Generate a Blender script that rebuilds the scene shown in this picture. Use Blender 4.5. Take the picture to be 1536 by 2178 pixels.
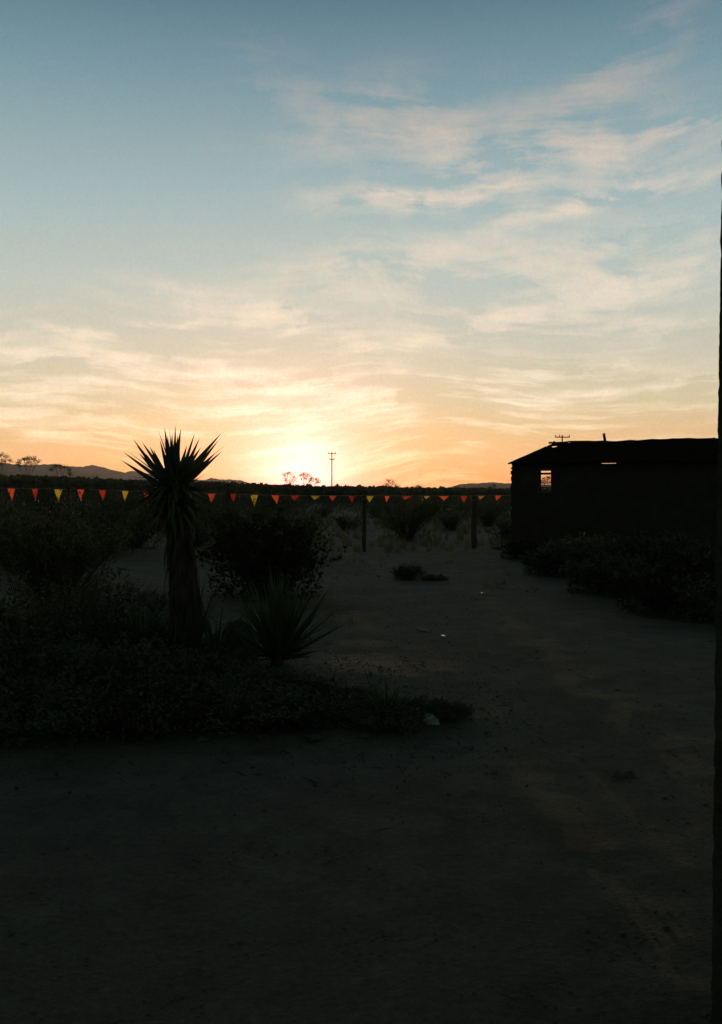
import bpy, bmesh, math, random
from mathutils import Vector, Matrix, noise as mn
R = math.radians
for o in list(bpy.data.objects): bpy.data.objects.remove(o)
C = bpy.context.scene.collection
scene = bpy.context.scene

# ------------------------------------------------------------------ camera
EYE = 1.6; F = 2000.0; CX, CY = 768.0, 1089.0; PITCH = math.atan(46/F)
cam_d = bpy.data.cameras.new('camera'); cam = bpy.data.objects.new('camera', cam_d); C.objects.link(cam)
cam_d.sensor_fit = 'VERTICAL'; cam_d.sensor_height = 36; cam_d.lens = 36*F/2178
cam_d.clip_start = 0.05; cam_d.clip_end = 60000
cam.location = (0, 0, EYE); cam.rotation_euler = (R(90)-PITCH, 0, 0)
scene.camera = cam

def ray(px, py):
    x = (px-CX)/F; v = -(py-CY)/F
    y = math.cos(PITCH)+v*math.sin(PITCH); z = -math.sin(PITCH)+v*math.cos(PITCH)
    return Vector((x/y, 1, z/y))
def at(px, py, D):                       # world point of a photo pixel at distance D
    r = ray(px, py); return Vector((r.x*D, D, EYE+r.z*D))
def gpt(px, py):                         # where that pixel meets level ground
    r = ray(px, py); D = EYE/-r.z; return Vector((r.x*D, D, 0))

# ------------------------------------------------------------------ sky
def lin(c):
    return tuple(((v/255)/12.92 if v/255 <= .04045 else ((v/255+.055)/1.055)**2.4) for v in c)+(1,)
W = bpy.data.worlds.new('World'); scene.world = W; W.use_nodes = True
nt = W.node_tree; nt.nodes.clear()
def N(t, **k):
    n = nt.nodes.new(t)
    for a, b in k.items(): setattr(n, a, b)
    return n
def L(a, b): nt.links.new(a, b)
def M(op, a, b=None, c=None, clamp=False):
    n = N('ShaderNodeMath', operation=op); n.use_clamp = clamp
    for i, v in enumerate((a, b, c)):
        if v is None: continue
        if isinstance(v, (int, float)): n.inputs[i].default_value = v
        else: L(v, n.inputs[i])
    return n.outputs[0]
def RAMP(fac, stops, interp='LINEAR'):
    n = N('ShaderNodeValToRGB'); n.color_ramp.interpolation = interp
    e = n.color_ramp.elements
    while len(e) < len(stops): e.new(.5)
    for i, (p, c) in enumerate(stops): e[i].position = p; e[i].color = c
    if not isinstance(fac, (int, float)): L(fac, n.inputs[0])
    return n.outputs[0]
def MIX(fac, a, b, mode='MIX'):
    n = N('ShaderNodeMix', data_type='RGBA', blend_type=mode)
    for i, v in ((0, fac), (6, a), (7, b)):
        if isinstance(v, (int, float)): n.inputs[i].default_value = v
        elif isinstance(v, tuple): n.inputs[i].default_value = v
        else: L(v, n.inputs[i])
    return n.outputs[2]
def azel(px, py):
    r = ray(px, py).normalized(); return math.degrees(math.atan2(r.x, r.y)), math.degrees(math.asin(r.z))

tc = N('ShaderNodeTexCoord'); sep = N('ShaderNodeSeparateXYZ')
nrm = N('ShaderNodeVectorMath', operation='NORMALIZE'); L(tc.outputs['Generated'], nrm.inputs[0]); L(nrm.outputs[0], sep.inputs[0])
az = M('MULTIPLY', M('ARCTAN2', sep.outputs[0], sep.outputs[1]), 57.29578)
el = M('MULTIPLY', M('ARCSINE', sep.outputs[2]), 57.29578)
comb = N('ShaderNodeCombineXYZ'); L(az, comb.inputs[0]); L(el, comb.inputs[1])
AE = comb.outputs[0]
# slow bending of everything drawn on the sky
def noise_tex(vec, scale, det=4, rough=.55, loc=(0,0,0), rot=0, sc=(1,1,1), out=0):
    mp = N('ShaderNodeMapping'); mp.inputs[1].default_value = loc; mp.inputs[2].default_value = (0,0,R(rot)); mp.inputs[3].default_value = sc
    L(vec, mp.inputs[0])
    n = N('ShaderNodeTexNoise'); n.inputs['Scale'].default_value = scale; n.inputs['Detail'].default_value = det; n.inputs['Roughness'].default_value = rough
    L(mp.outputs[0], n.inputs[0]); return n.outputs[out]
def warp(vec, sc, amp, loc, det=3):
    a_ = N('ShaderNodeVectorMath', operation='SUBTRACT'); L(noise_tex(vec, sc, det, .5, loc=loc, out=1), a_.inputs[0]); a_.inputs[1].default_value = (.5,.5,.5)
    b_ = N('ShaderNodeVectorMath', operation='MULTIPLY'); L(a_.outputs[0], b_.inputs[0]); b_.inputs[1].default_value = (*amp, 0)
    c_ = N('ShaderNodeVectorMath', operation='ADD'); L(vec, c_.inputs[0]); L(b_.outputs[0], c_.inputs[1]); return c_.outputs[0]
AEB = warp(AE, .30, (4.5, 1.5), (2,5,0), 6)          # bends the cloud patches
AEW = warp(warp(AE, .045, (16, 9), (4,1,0), 1), 1.0, (.7, .22), (7,7,0), 4)   # bends their fibres
def e_(y): return azel(768, y)[1]
SKY_CLEAR = [(1043,(228,134,78)),(1025,(234,155,92)),(985,(232,172,118)),(930,(222,184,136)),(860,(206,192,158)),(760,(196,194,176)),(640,(184,193,184)),
             (500,(167,186,185)),(350,(146,171,176)),(180,(117,149,160)),(0,(86,120,138))]
stops = [(max(0, e_(y))/90, lin(c)) for y, c in SKY_CLEAR] + [(.36, (.045,.08,.10,1)), (.45,(.024,.042,.038,1)), (1,(.016,.027,.021,1))]
stops = [s for s in stops]
base = RAMP(M('DIVIDE', M('MAXIMUM', el, 0.0), 90.0), stops[:14])

def gauss(vec, a, e, ra, re_, rot=0, power=1.0):
    mp = N('ShaderNodeMapping', vector_type='TEXTURE')
    mp.inputs[1].default_value = (a, e, 0); mp.inputs[2].default_value = (0, 0, R(rot)); mp.inputs[3].default_value = (ra, re_, 1)
    L(vec, mp.inputs[0])
    d = N('ShaderNodeVectorMath', operation='DOT_PRODUCT'); L(mp.outputs[0], d.inputs[0]); L(mp.outputs[0], d.inputs[1])
    return M('EXPONENT', M('MULTIPLY', d.outputs[1], -power))
SUN_AZ, SUN_EL = azel(655, 1036)[0], 0.9
col = base
def addglow(col, g, amp, c):
    return MIX(M('MULTIPLY', g, amp), col, c, 'ADD')
# cirrus: soft patches broken up by streaky noise
streak = noise_tex(AEW, .55, 8, .58, rot=-9, sc=(.17, 1.1, 1))
streak2 = noise_tex(AEW, 1.7, 6, .62, loc=(3,8,0), rot=5, sc=(.14, 1.2, 1))
puff = noise_tex(AEB, .33, 7, .62, loc=(9,2,0), sc=(.6, 1, 1))
BL = [(900,420,170,22,3,1.1),(835,418,80,9,-4,.6),(1290,425,190,14,9,1.2),(1120,340,240,58,8,.5),(800,250,170,62,8,.55),(960,300,110,40,-18,.5),
 (1490,258,80,10,9,1.1),(1270,185,150,40,18,.5),(1400,45,150,24,24,.5),(1320,320,150,50,4,.5),(850,560,240,36,5,.7),(1000,610,280,46,0,.35),
 (1320,600,150,28,5,.9),(1330,520,220,30,10,.5),(955,712,90,14,8,.9),(1080,665,200,14,3,.6),(1250,695,240,22,-3,.5),(1485,822,70,14,-5,1.0),
 (1250,790,150,10,0,.5),(1000,828,60,5,0,.8),(1240,838,60,6,0,.7),(590,662,90,17,-10,1.3),(640,695,60,8,18,.9),(430,650,110,18,-14,.7),(300,698,160,9,7,1.0),
 (80,745,130,9,-2,1.2),(235,770,70,22,-25,.5),(450,780,240,12,-7,1.1),(640,826,170,16,-4,1.2),(790,842,90,8,7,.8),(110,835,150,13,0,.6),
 (300,885,260,10,3,.8),(780,745,70,18,-22,.6),(540,868,260,10,2,.9),(545,100,60,26,0,.35),(570,205,80,30,10,.3),(900,885,220,10,2,.6),(880,965,120,8,2,.8),(1150,640,380,150,4,.12),(150,700,60,6,-6,.8)]
cov = None
for (px, py, rx, ry, rot, amp) in BL:
    a, e = azel(px, py)
    g = M('MULTIPLY', gauss(AEB, a, e, rx/F*57.3*1.1, ry/F*57.3*1.2, rot), amp)
    cov = g if cov is None else M('ADD', cov, g)
lowband = M('MULTIPLY', M('MULTIPLY', gauss(AE, azel(560, 940)[0], e_(930), 22, 5.0), 1.5), M('MAXIMUM', M('MULTIPLY', M('SUBTRACT', noise_tex(AEW, 1.15, 6, .6, loc=(1,3,0), rot=1, sc=(.13,1.2,1)), .46), 7.0), 0.0))
cov = M('ADD', cov, lowband)
tex = M('ADD', M('MULTIPLY', M('SUBTRACT', streak, .5), 4.4), M('MULTIPLY', M('SUBTRACT', streak2, .5), 1.2))
tex = M('ADD', tex, M('MULTIPLY', M('SUBTRACT', puff, .5), 3.2))
dens = M('MULTIPLY', cov, M('MAXIMUM', M('ADD', tex, .44), .0))
dens = M('SUBTRACT', 1.0, M('EXPONENT', M('MULTIPLY', dens, -1.25)))
CLOUDC = [(1043,(252,180,120)),(1000,(255,214,158)),(940,(255,232,190)),(850,(255,238,212)),(740,(250,230,206)),(600,(236,218,197)),(420,(234,214,193)),(250,(206,188,174)),(100,(166,162,162)),(0,(132,142,154))]
cc = RAMP(M('DIVIDE', M('MAXIMUM', el, 0.0), 90.0), [(max(0, e_(y))/90, lin(c)) for y, c in CLOUDC]+[(.6,(.02,.025,.03,1))])
col = MIX(dens, col, cc)
for (px, py, ra, re_, c) in [
        (380, 930, 14, 8, (.10,.045,.012,1)),
        (620, 945, 6.2, 4.3, (.28,.11,.11,1)),
        (645, 995, 3.8, 2.8, (.6,.36,.46,1)),
        (645, 1012, 2.4, 1.2, (.6,.35,.32,1)),
        (650, 1046, 5.5, .45, (.2,-.6,-1.0,1))]:
    a, e = azel(px, py); col = MIX(1.0, col, MIX(gauss(AE, a, e, ra, re_), (0,0,0,1), c), 'ADD')
gr = noise_tex(AE, 7.5, 1, .6, out=1)
gm = N('ShaderNodeVectorMath', operation='MULTIPLY_ADD'); L(gr, gm.inputs[0]); gm.inputs[1].default_value = (.26,.24,.26); gm.inputs[2].default_value = (.87,.88,.87)
col = MIX(1.0, col, gm.outputs[0], 'MULTIPLY')
# the sky away from the sunset, behind and above the picture, is much darker
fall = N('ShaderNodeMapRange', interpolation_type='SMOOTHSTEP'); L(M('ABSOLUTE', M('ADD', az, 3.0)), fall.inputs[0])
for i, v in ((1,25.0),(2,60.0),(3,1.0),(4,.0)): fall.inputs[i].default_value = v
sky = N('ShaderNodeTexSky', sky_type='NISHITA', sun_disc=False); sky.sun_elevation = R(SUN_EL); sky.sun_rotation = R(SUN_AZ)
sky.air_density = 1.0; sky.dust_density = 2.0; sky.altitude = 900
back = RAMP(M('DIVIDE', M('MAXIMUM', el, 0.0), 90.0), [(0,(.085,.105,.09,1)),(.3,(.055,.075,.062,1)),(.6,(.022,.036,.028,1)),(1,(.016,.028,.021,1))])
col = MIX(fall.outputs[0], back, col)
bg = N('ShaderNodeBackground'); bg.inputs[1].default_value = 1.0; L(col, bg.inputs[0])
bg2 = N('ShaderNodeBackground'); bg2.inputs[1].default_value = 0.015; L(sky.outputs[0], bg2.inputs[0])
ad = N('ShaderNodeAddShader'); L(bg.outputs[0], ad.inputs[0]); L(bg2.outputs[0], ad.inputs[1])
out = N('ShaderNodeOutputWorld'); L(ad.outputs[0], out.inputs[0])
try: W.cycles.sampling_method = 'MANUAL'; W.cycles.sample_map_resolution = 1024
except Exception: pass

# ------------------------------------------------------------------ sun, exposure
sd = bpy.data.lights.new('sun', 'SUN'); sd.energy = 2.0; sd.angle = R(0.5); sd.color = (1, .62, .34)
sun = bpy.data.objects.new('sun', sd); C.objects.link(sun)
sdir = Vector((math.sin(R(SUN_AZ))*math.cos(R(SUN_EL)), math.cos(R(SUN_AZ))*math.cos(R(SUN_EL)), math.sin(R(SUN_EL))))
sun.rotation_euler = sdir.to_track_quat('Z', 'Y').to_euler(); sun.location = (0, 0, 30)
vs = scene.view_settings; vs.view_transform = 'Standard'; vs.look = 'None'; vs.exposure = 0; vs.gamma = 1; vs.use_curve_mapping = False
scene.cycles.volume_bounces = 1; scene.cycles.max_bounces = 6; scene.cycles.transparent_max_bounces = 16

# ------------------------------------------------------------------ helpers
def smooth(a, b, x):
    t = min(1, max(0, (x-a)/(b-a))); return t*t*(3-2*t)
def gh(x, y):                            # ground height
    h = .035*mn.noise(Vector((x*.35, y*.35, 0)))+.018*mn.noise(Vector((x*1.3, y*1.3, 4)))
    d = math.hypot(x, y)
    h += smooth(30, 120, d)*.35*mn.noise(Vector((x*.02, y*.02, 7)))
    if d < 25:                           # soft heap of soil in the planted bed
        h += .13*math.exp(-((x+1.5)/1.7)**2-((y-7.9)/.9)**2)
    return h

def mat(name, c1, c2=None, scale=8, rough=.85, bump=.3, bscale=None, spec=.3, trans=0, metallic=0, c3=None, stretch=(1,1,1)):
    m = bpy.data.materials.new(name); m.use_nodes = True; t = m.node_tree; ns = t.nodes
    b = ns['Principled BSDF']; b.inputs['Roughness'].default_value = rough; b.inputs['Specular IOR Level'].default_value = spec
    b.inputs['Metallic'].default_value = metallic
    tcn = ns.new('ShaderNodeTexCoord'); mp = ns.new('ShaderNodeMapping'); mp.inputs[3].default_value = stretch
    t.links.new(tcn.outputs['Object'], mp.inputs[0])
    nz = ns.new('ShaderNodeTexNoise'); nz.inputs['Scale'].default_value = scale; nz.inputs['Detail'].default_value = 6
    t.links.new(mp.outputs[0], nz.inputs[0])
    rp = ns.new('ShaderNodeValToRGB'); rp.color_ramp.elements[0].position = .35; rp.color_ramp.elements[1].position = .65
    rp.color_ramp.elements[0].color = (*c1, 1); rp.color_ramp.elements[1].color = (*(c2 or c1), 1)
    if c3: e = rp.color_ramp.elements.new(.5); e.color = (*c3, 1)
    t.links.new(nz.outputs[0], rp.inputs[0]); t.links.new(rp.outputs[0], b.inputs['Base Color'])
    if bump:
        n2 = ns.new('ShaderNodeTexNoise'); n2.inputs['Scale'].default_value = bscale or scale*4; n2.inputs['Detail'].default_value = 8
        t.links.new(mp.outputs[0], n2.inputs[0])
        bp = ns.new('ShaderNodeBump'); bp.inputs['Strength'].default_value = bump; bp.inputs['Distance'].default_value = .02
        t.links.new(n2.outputs[0], bp.inputs['Height']); t.links.new(bp.outputs[0], b.inputs['Normal'])
    if trans:
        tr = ns.new('ShaderNodeBsdfTranslucent'); t.links.new(rp.outputs[0], tr.inputs[0])
        mx = ns.new('ShaderNodeMixShader'); mx.inputs[0].default_value = trans
        t.links.new(b.outputs[0], mx.inputs[1]); t.links.new(tr.outputs[0], mx.inputs[2])
        t.links.new(mx.outputs[0], ns['Material Output'].inputs[0])
    return m

M_leaf = mat('creosote_leaf', (.055,.065,.036), (.10,.11,.06), 3, .6, 0, trans=.15)
M_twig = mat('grey_twig', (.06,.05,.04), (.12,.1,.08), 6, .9, .2)
M_dry = mat('dry_grass', (.16,.13,.07), (.3,.24,.13), 3, .9, 0, trans=.2)
M_yleaf = mat('yucca_leaf', (.045,.065,.035), (.09,.11,.055), 5, .5, 0, spec=.4, trans=.06)
M_ydead = mat('dead_yucca_leaf', (.04,.036,.028), (.075,.065,.05), 9, .9, 0)
M_bark = mat('fibrous_bark', (.03,.024,.018), (.075,.06,.045), 9, .95, .6, stretch=(1,1,.3))
M_wood = mat('weathered_wood', (.05,.04,.03), (.12,.1,.08), 14, .9, .5, stretch=(1,1,.08))
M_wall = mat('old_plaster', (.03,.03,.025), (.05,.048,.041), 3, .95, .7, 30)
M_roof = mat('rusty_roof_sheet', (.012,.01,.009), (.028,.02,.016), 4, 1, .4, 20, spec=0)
M_stone = mat('desert_stone', (.09,.08,.065), (.15,.13,.105), 7, .9, .6, 30)
M_edge = mat('dull_stone', (.05,.046,.04), (.1,.09,.075), 7, .95, .6, 30)
M_pale = mat('pale_quartz_stone', (.3,.33,.34), (.45,.47,.47), 7, .8, .5, 30)
M_mount = mat('mountain_rock', (.10,.08,.08), (.16,.13,.12), .004, 1, 0, spec=0)
M_rough = mat('rough_mortar', (.05,.047,.04), (.09,.085,.07), 9, .95, .8, 40, spec=.05)
M_foil = mat('shiny_foil', (.85,.88,.9), (.9,.92,.95), 20, .12, .15, metallic=1)
M_rope = mat('cord', (.35,.27,.18), (.45,.35,.25), 20, .8, .2)
M_dark = mat('dark_foliage', (.045,.054,.035), (.075,.085,.056), 3, .8, 0)

def cloth(name, c):
    m = bpy.data.materials.new(name); m.use_nodes = True; t = m.node_tree; ns = t.nodes
    b = ns['Principled BSDF']; b.inputs['Base Color'].default_value = (*c, 1); b.inputs['Roughness'].default_value = .5
    tr = ns.new('ShaderNodeBsdfTranslucent'); tcn = ns.new('ShaderNodeTexCoord'); nz = ns.new('ShaderNodeTexNoise'); nz.inputs['Scale'].default_value = 9
    rp = ns.new('ShaderNodeValToRGB'); rp.color_ramp.elements[0].color = (c[0]*.7, c[1]*.6, c[2]*.6, 1); rp.color_ramp.elements[1].color = (*c, 1)
    rp.color_ramp.elements[0].position = .3; rp.color_ramp.elements[1].position = .6
    t.links.new(tcn.outputs['Object'], nz.inputs[0]); t.links.new(nz.outputs[0], rp.inputs[0]); t.links.new(rp.outputs[0], tr.inputs[0])
    mx = ns.new('ShaderNodeMixShader'); mx.inputs[0].default_value = .7
    t.links.new(b.outputs[0], mx.inputs[1]); t.links.new(tr.outputs[0], mx.inputs[2]); t.links.new(mx.outputs[0], ns['Material Output'].inputs[0])
    return m
M_flag = {'orange': cloth('orange_plastic', (.80,.13,.055)), 'red': cloth('red_plastic', (.50,.05,.035)), 'yellow': cloth('yellow_plastic', (.55,.42,.05))}

class MB:
    def __init__(s): s.v = []; s.f = []
    def face(s, pts): n = len(s.v); s.v += [tuple(p) for p in pts]; s.f.append(tuple(range(n, n+len(pts))))
    def box(s, o, ax, ay, az_):          # corner o and three edge vectors
        o, ax, ay, az_ = map(Vector, (o, ax, ay, az_)); n = len(s.v)
        for k in (0, 1):
            for p in (o, o+ax, o+ax+ay, o+ay): s.v.append(tuple(p+az_*k))
        for f in ((0,3,2,1),(4,5,6,7),(0,1,5,4),(1,2,6,5),(2,3,7,6),(3,0,4,7)): s.f.append(tuple(n+i for i in f))
    def tube(s, pts, rad, seg=5, cap=True, jit=0, rnd=None):
        pts = [Vector(p) for p in pts]; n0 = len(s.v)
        for i, p in enumerate(pts):
            d = (pts[min(i+1, len(pts)-1)]-pts[max(i-1, 0)]).normalized()
            u = d.orthogonal().normalized() if abs(d.z) > .99 else d.cross(Vector((0,0,1))).normalized()
            w = d.cross(u); r = rad[i] if isinstance(rad, (list, tuple)) else rad
            for k in range(seg):
                a = 2*math.pi*k/seg; rr = r*(1+(rnd.uniform(-jit, jit) if jit else 0))
                s.v.append(tuple(p+(u*math.cos(a)+w*math.sin(a))*rr))
        for i in range(len(pts)-1):
            for k in range(seg):
                a = n0+i*seg+k; b = n0+i*seg+(k+1) % seg; s.f.append((a, b, b+seg, a+seg))
        if cap: s.f.append(tuple(n0+k for k in range(seg))[::-1]); s.f.append(tuple(n0+(len(pts)-1)*seg+k for k in range(seg)))
    def blade(s, base, tip, w, up=None, fold=.25, sag=0.0, n=4, wbase=.6):   # folded tapering leaf
        base, tip = Vector(base), Vector(tip); d = tip-base
        up = up or Vector((0, 0, 1)); sd_ = d.cross(up)
        if sd_.length < 1e-4: sd_ = Vector((1, 0, 0))
        sd_.normalize(); nn = sd_.cross(d).normalized(); n0 = len(s.v)
        for i in range(n):
            t = i/n; ww = w*(wbase+(1-wbase)*min(1, t*3))*(1-t**1.6) if t > 0 else w*wbase
            c = base+d*t+nn*(sag*math.sin(t*math.pi))
            s.v += [tuple(c-sd_*ww/2+nn*ww*fold), tuple(c), tuple(c+sd_*ww/2+nn*ww*fold)]
        s.v.append(tuple(tip))
        for i in range(n-1):
            a = n0+i*3; s.f += [(a, a+1, a+4, a+3), (a+1, a+2, a+5, a+4)]
        a = n0+(n-1)*3; s.f += [(a, a+1, a+3), (a+1, a+2, a+3)]
    def mesh(s, name, m, shade=False):
        me = bpy.data.meshes.new(name); me.from_pydata(s.v, [], s.f); me.materials.append(m); me.update()
        if shade: me.polygons.foreach_set('use_smooth', [True]*len(me.polygons))
        return me
    def build(s, name, m, parent=None, shade=False):
        return link(name, s.mesh(name, m, shade), parent)
def link(name, me, parent=None):
    o = bpy.data.objects.new(name, me); C.objects.link(o)
    if parent: o.parent = parent
    return o
def empty(name, loc, rz=0):
    o = bpy.data.objects.new(name, None); C.objects.link(o); o.location = loc; o.rotation_euler = (0, 0, rz); o.empty_display_size = .2; return o
def tag(o, label=None, cat=None, group=None, kind=None):
    if label: o['label'] = label
    if cat: o['category'] = cat
    if group: o['group'] = group
    if kind: o['kind'] = kind
    return o
def copy_tree(o, parent=None):
    c = o.copy(); C.objects.link(c)
    if parent: c.parent = parent
    for ch in [k for k in bpy.data.objects if k.parent == o]: copy_tree(ch, c)
    return c

# ------------------------------------------------------------------ ground
def build_ground():
    v, f = [], []; NA = 300
    rings = [0.6]
    while rings[-1] < 9000: rings.append(rings[-1]*(1.017 if rings[-1] < 30 else 1.09)+.01)
    fine = []
    v.append((0, 0, gh(0, 0)))
    for r in rings:
        for k in range(NA):
            # denser spokes ahead of the camera
            u = k/NA*2-1; a = math.pi*(.25*u+.75*u**3)
            x = r*math.sin(a); y = r*math.cos(a)
            h = gh(x, y)
            if r < 28: h += .012*max(0, mn.noise(Vector((x*1.6+y*.5, y*4.5, 21))))+.008*mn.noise(Vector((x*5, y*5, 1)))+.02*max(0, mn.noise(Vector((x*2.1, y*2.1, 11)))-.25)
            v.append((x, y, h))
    for k in range(NA): f.append((0, 1+(k+1) % NA, 1+k))
    for i in range(len(rings)-1):
        for k in range(NA):
            a = 1+i*NA+k; b = 1+i*NA+(k+1) % NA; f.append((a, b, b+NA, a+NA))
    me = bpy.data.meshes.new('ground'); me.from_pydata(v, [], f); me.update()
    me.polygons.foreach_set('use_smooth', [True]*len(me.polygons))
    m = bpy.data.materials.new('desert_sand'); m.use_nodes = True; t = m.node_tree; ns = t.nodes; b = ns['Principled BSDF']
    b.inputs['Roughness'].default_value = .9; b.inputs['Specular IOR Level'].default_value = .25
    tcn = ns.new('ShaderNodeTexCoord')
    def nz(sc, det=8, ro=.6):
        n = ns.new('ShaderNodeTexNoise'); n.inputs['Scale'].default_value = sc; n.inputs['Detail'].default_value = det; n.inputs['Roughness'].default_value = ro
        t.links.new(tcn.outputs['Object'], n.inputs[0]); return n.outputs[0]
    def rp(fac, a, b_, p0=.35, p1=.65):
        n = ns.new('ShaderNodeValToRGB'); n.color_ramp.elements[0].position = p0; n.color_ramp.elements[1].position = p1
        n.color_ramp.elements[0].color = (*a, 1); n.color_ramp.elements[1].color = (*b_, 1); t.links.new(fac, n.inputs[0]); return n.outputs[0]
    def mx(a, b_, fac, mode='MULTIPLY'):
        n = ns.new('ShaderNodeMix'); n.data_type = 'RGBA'; n.blend_type = mode
        if isinstance(fac, float): n.inputs[0].default_value = fac
        else: t.links.new(fac, n.inputs[0])
        t.links.new(a, n.inputs[6]); t.links.new(b_, n.inputs[7]); return n.outputs[2]
    c = rp(nz(.45), (.105,.102,.09), (.15,.145,.125))
    c = mx(c, rp(nz(30, 6, .7), (.55,.55,.55), (1.2,1.2,1.2), .3, .7), 1.0)
    c = mx(c, rp(nz(1.1, 5), (.84,.84,.84), (1.06,1.06,1.06), .4, .62), 1.0)
    c = mx(c, rp(nz(3.5), (.7,.7,.68), (1.1,1.1,1.1)), 1.0)
    vo = ns.new('ShaderNodeTexVoronoi'); vo.inputs['Scale'].default_value = 26; t.links.new(tcn.outputs['Object'], vo.inputs[0])
    peb = rp(vo.outputs['Distance'], (1.3,1.25,1.2), (1,1,1), .12, .2)
    c = mx(c, peb, 1.0)
    t.links.new(c, b.inputs['Base Color'])
    ad_ = ns.new('ShaderNodeMath'); ad_.operation = 'ADD'; t.links.new(nz(45, 6, .7), ad_.inputs[0]); t.links.new(nz(9, 6, .6), ad_.inputs[1])
    bp = ns.new('ShaderNodeBump'); bp.inputs['Strength'].default_value = .9; bp.inputs['Distance'].default_value = .03
    t.links.new(ad_.outputs[0], bp.inputs['Height']); t.links.new(bp.outputs[0], b.inputs['Normal'])
    me.materials.append(m)
    tag(link('ground', me), 'pale trampled desert sand reaching to the horizon', kind='structure')
build_ground()

# ------------------------------------------------------------------ mountains
def ridge(name, prof, D, thick, label, seed):
    rnd = random.Random(seed); pts = []
    for (x0, y0), (x1, y1) in zip(prof, prof[1:]):
        n = max(2, int((x1-x0)/4))
        for k in range(n):
            t = k/n; pts.append((x0+(x1-x0)*t, y0+(y1-y0)*t+rnd.uniform(-.7, .7)))
    pts.append(prof[-1]); v, f = [], []; S = 9
    for i, (px, py) in enumerate(pts):
        top = at(px, py, D)
        for j in range(-S, S+1):
            q = j/S; fall_ = (1-abs(q))**1.15
            y = D+q*thick; sc = y/D if q < 0 else 1
            z = -6+(top.z+6)*fall_
            z += (mn.noise(Vector((top.x*.004, y*.004, seed)))*.35*(1-fall_)*fall_*2)*(top.z+6)
            v.append((top.x, y, z))
    W_ = 2*S+1
    for i in range(len(pts)-1):
        for j in range(W_-1):
            a = i*W_+j; f.append((a, a+1, a+1+W_, a+W_))
    me = bpy.data.meshes.new(name); me.from_pydata(v, [], f); me.update(); me.materials.append(M_mount)
    tag(link(name, me), label, kind='structure')
ridge('mountains', [(-420,1015),(-300,990),(-200,1000),(-90,978),(0,983),(34,988),(60,990),(88,988),(120,987),(135,991),(176,993),(196,989),(217,993),(244,1001),(267,1005),(281,1001),(305,1005),(340,1014),(380,1018),(415,1021),(437,1020),(450,1016.5),(467,1019.5),(491,1019.5),(516,1022),(535,1030),(560,1035),(600,1044)], 6500, 1500, 'distant dusky mountain range on the left horizon', 3)
ridge('hills', [(935,1044),(953,1040),(965,1034),(978,1030),(1000,1028.5),(1020,1028),(1035,1026.5),(1048,1025.5),(1064,1027),(1078,1028),(1092,1029),(1130,1027),(1180,1033),(1260,1034),(1380,1030),(1500,1036),(1640,1044)], 4200, 900, 'low dark hill rising on the horizon beside the shack', 8)

# ------------------------------------------------------------------ bushes
def bush_meshes(name, seed, Rr, H, stems, leaves, mleaf, leaf=.03, spread=1.0, low=.0):
    rnd = random.Random(seed); st = MB(); lf = MB()
    for i in range(leaves//4):           # low outer growth and litter that closes the foot
        a = rnd.uniform(0, 2*math.pi); q = rnd.random()**.6*.8; lf_(lf, Vector((math.cos(a)*Rr*q, math.sin(a)*Rr*q, H*rnd.random()*.62*(1-q)**.5)), leaf, rnd)
    for i in range(stems):
        a = rnd.uniform(0, 2*math.pi); q = math.sqrt(rnd.random())*spread
        tip = Vector((math.cos(a)*Rr*q, math.sin(a)*Rr*q, H*rnd.uniform(.55, 1)*(1-.38*q*q)))
        b = Vector((math.cos(a)*.08, math.sin(a)*.08, -.03)); mid = b.lerp(tip, .5)+Vector((rnd.uniform(-.1,.1)*Rr, rnd.uniform(-.1,.1)*Rr, H*.06))-Vector((math.cos(a), math.sin(a), 0))*Rr*.08*q
        st.tube([b, mid, tip], [.012*H+.003, .007*H+.002, .003], 3, False)
        for j in range(3):
            t = rnd.uniform(.4, .9); p = mid.lerp(tip, t) if t > .5 else b.lerp(mid, .5+t)
            e = p+Vector((rnd.gauss(0,.13)*Rr, rnd.gauss(0,.13)*Rr, rnd.uniform(.02,.22)*H))
            st.tube([p, e], [.005, .002], 3, False)
            for k in range(leaves//stems//5):
                c = p.lerp(e, rnd.random())+Vector((rnd.gauss(0,.03), rnd.gauss(0,.03), rnd.gauss(0,.03)))
                lf_(lf, c, leaf, rnd)
        for k in range(leaves//stems*2//5):
            t = low+(1-low)*rnd.random()**.9
            p = (b.lerp(mid, t*2) if t < .5 else mid.lerp(tip, t*2-1))+Vector((rnd.gauss(0,.05)*Rr, rnd.gauss(0,.05)*Rr, rnd.gauss(0,.04)*H))
            lf_(lf, p, leaf, rnd)
    for i in range(16):
        a = rnd.uniform(0, 6.283); q = rnd.uniform(.2, 1.05)*Rr; b = Vector((math.cos(a)*q*.5, math.sin(a)*q*.5, 0)); e = Vector((math.cos(a)*q, math.sin(a)*q, H*rnd.uniform(.5, .95)))
        st.tube([b, b.lerp(e, .5)+Vector((0,0,.05*H)), e], [.006, .004, .0015], 3, False)
    return st.mesh(name+'_stems', M_twig), lf.mesh(name+'_foliage', mleaf)
def lf_(mb, c, s, rnd):
    u = Vector((rnd.gauss(0,1), rnd.gauss(0,1), rnd.gauss(0,1))).normalized(); w = u.orthogonal().normalized()
    s *= rnd.uniform(.4, 1.3)*(1.5 if rnd.random() < .12 else 1)
    mb.face([c-u*s, c+w*s*.45, c+u*s, c-w*s*.45])
BUSH = [bush_meshes('creosote', 10+i, 1.0, 1.35, 46, 5200, M_leaf, .026) for i in range(3)]
DENSE = [bush_meshes('brush', 20+i, 1.0, .95, 60, 8500, M_dark, .034, low=.0) for i in range(2)]
LOWB = [bush_meshes('low_shrub', 30+i, .6, .42, 60, 4200, M_dark, .02, low=0) for i in range(2)]
protos = {}
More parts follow.
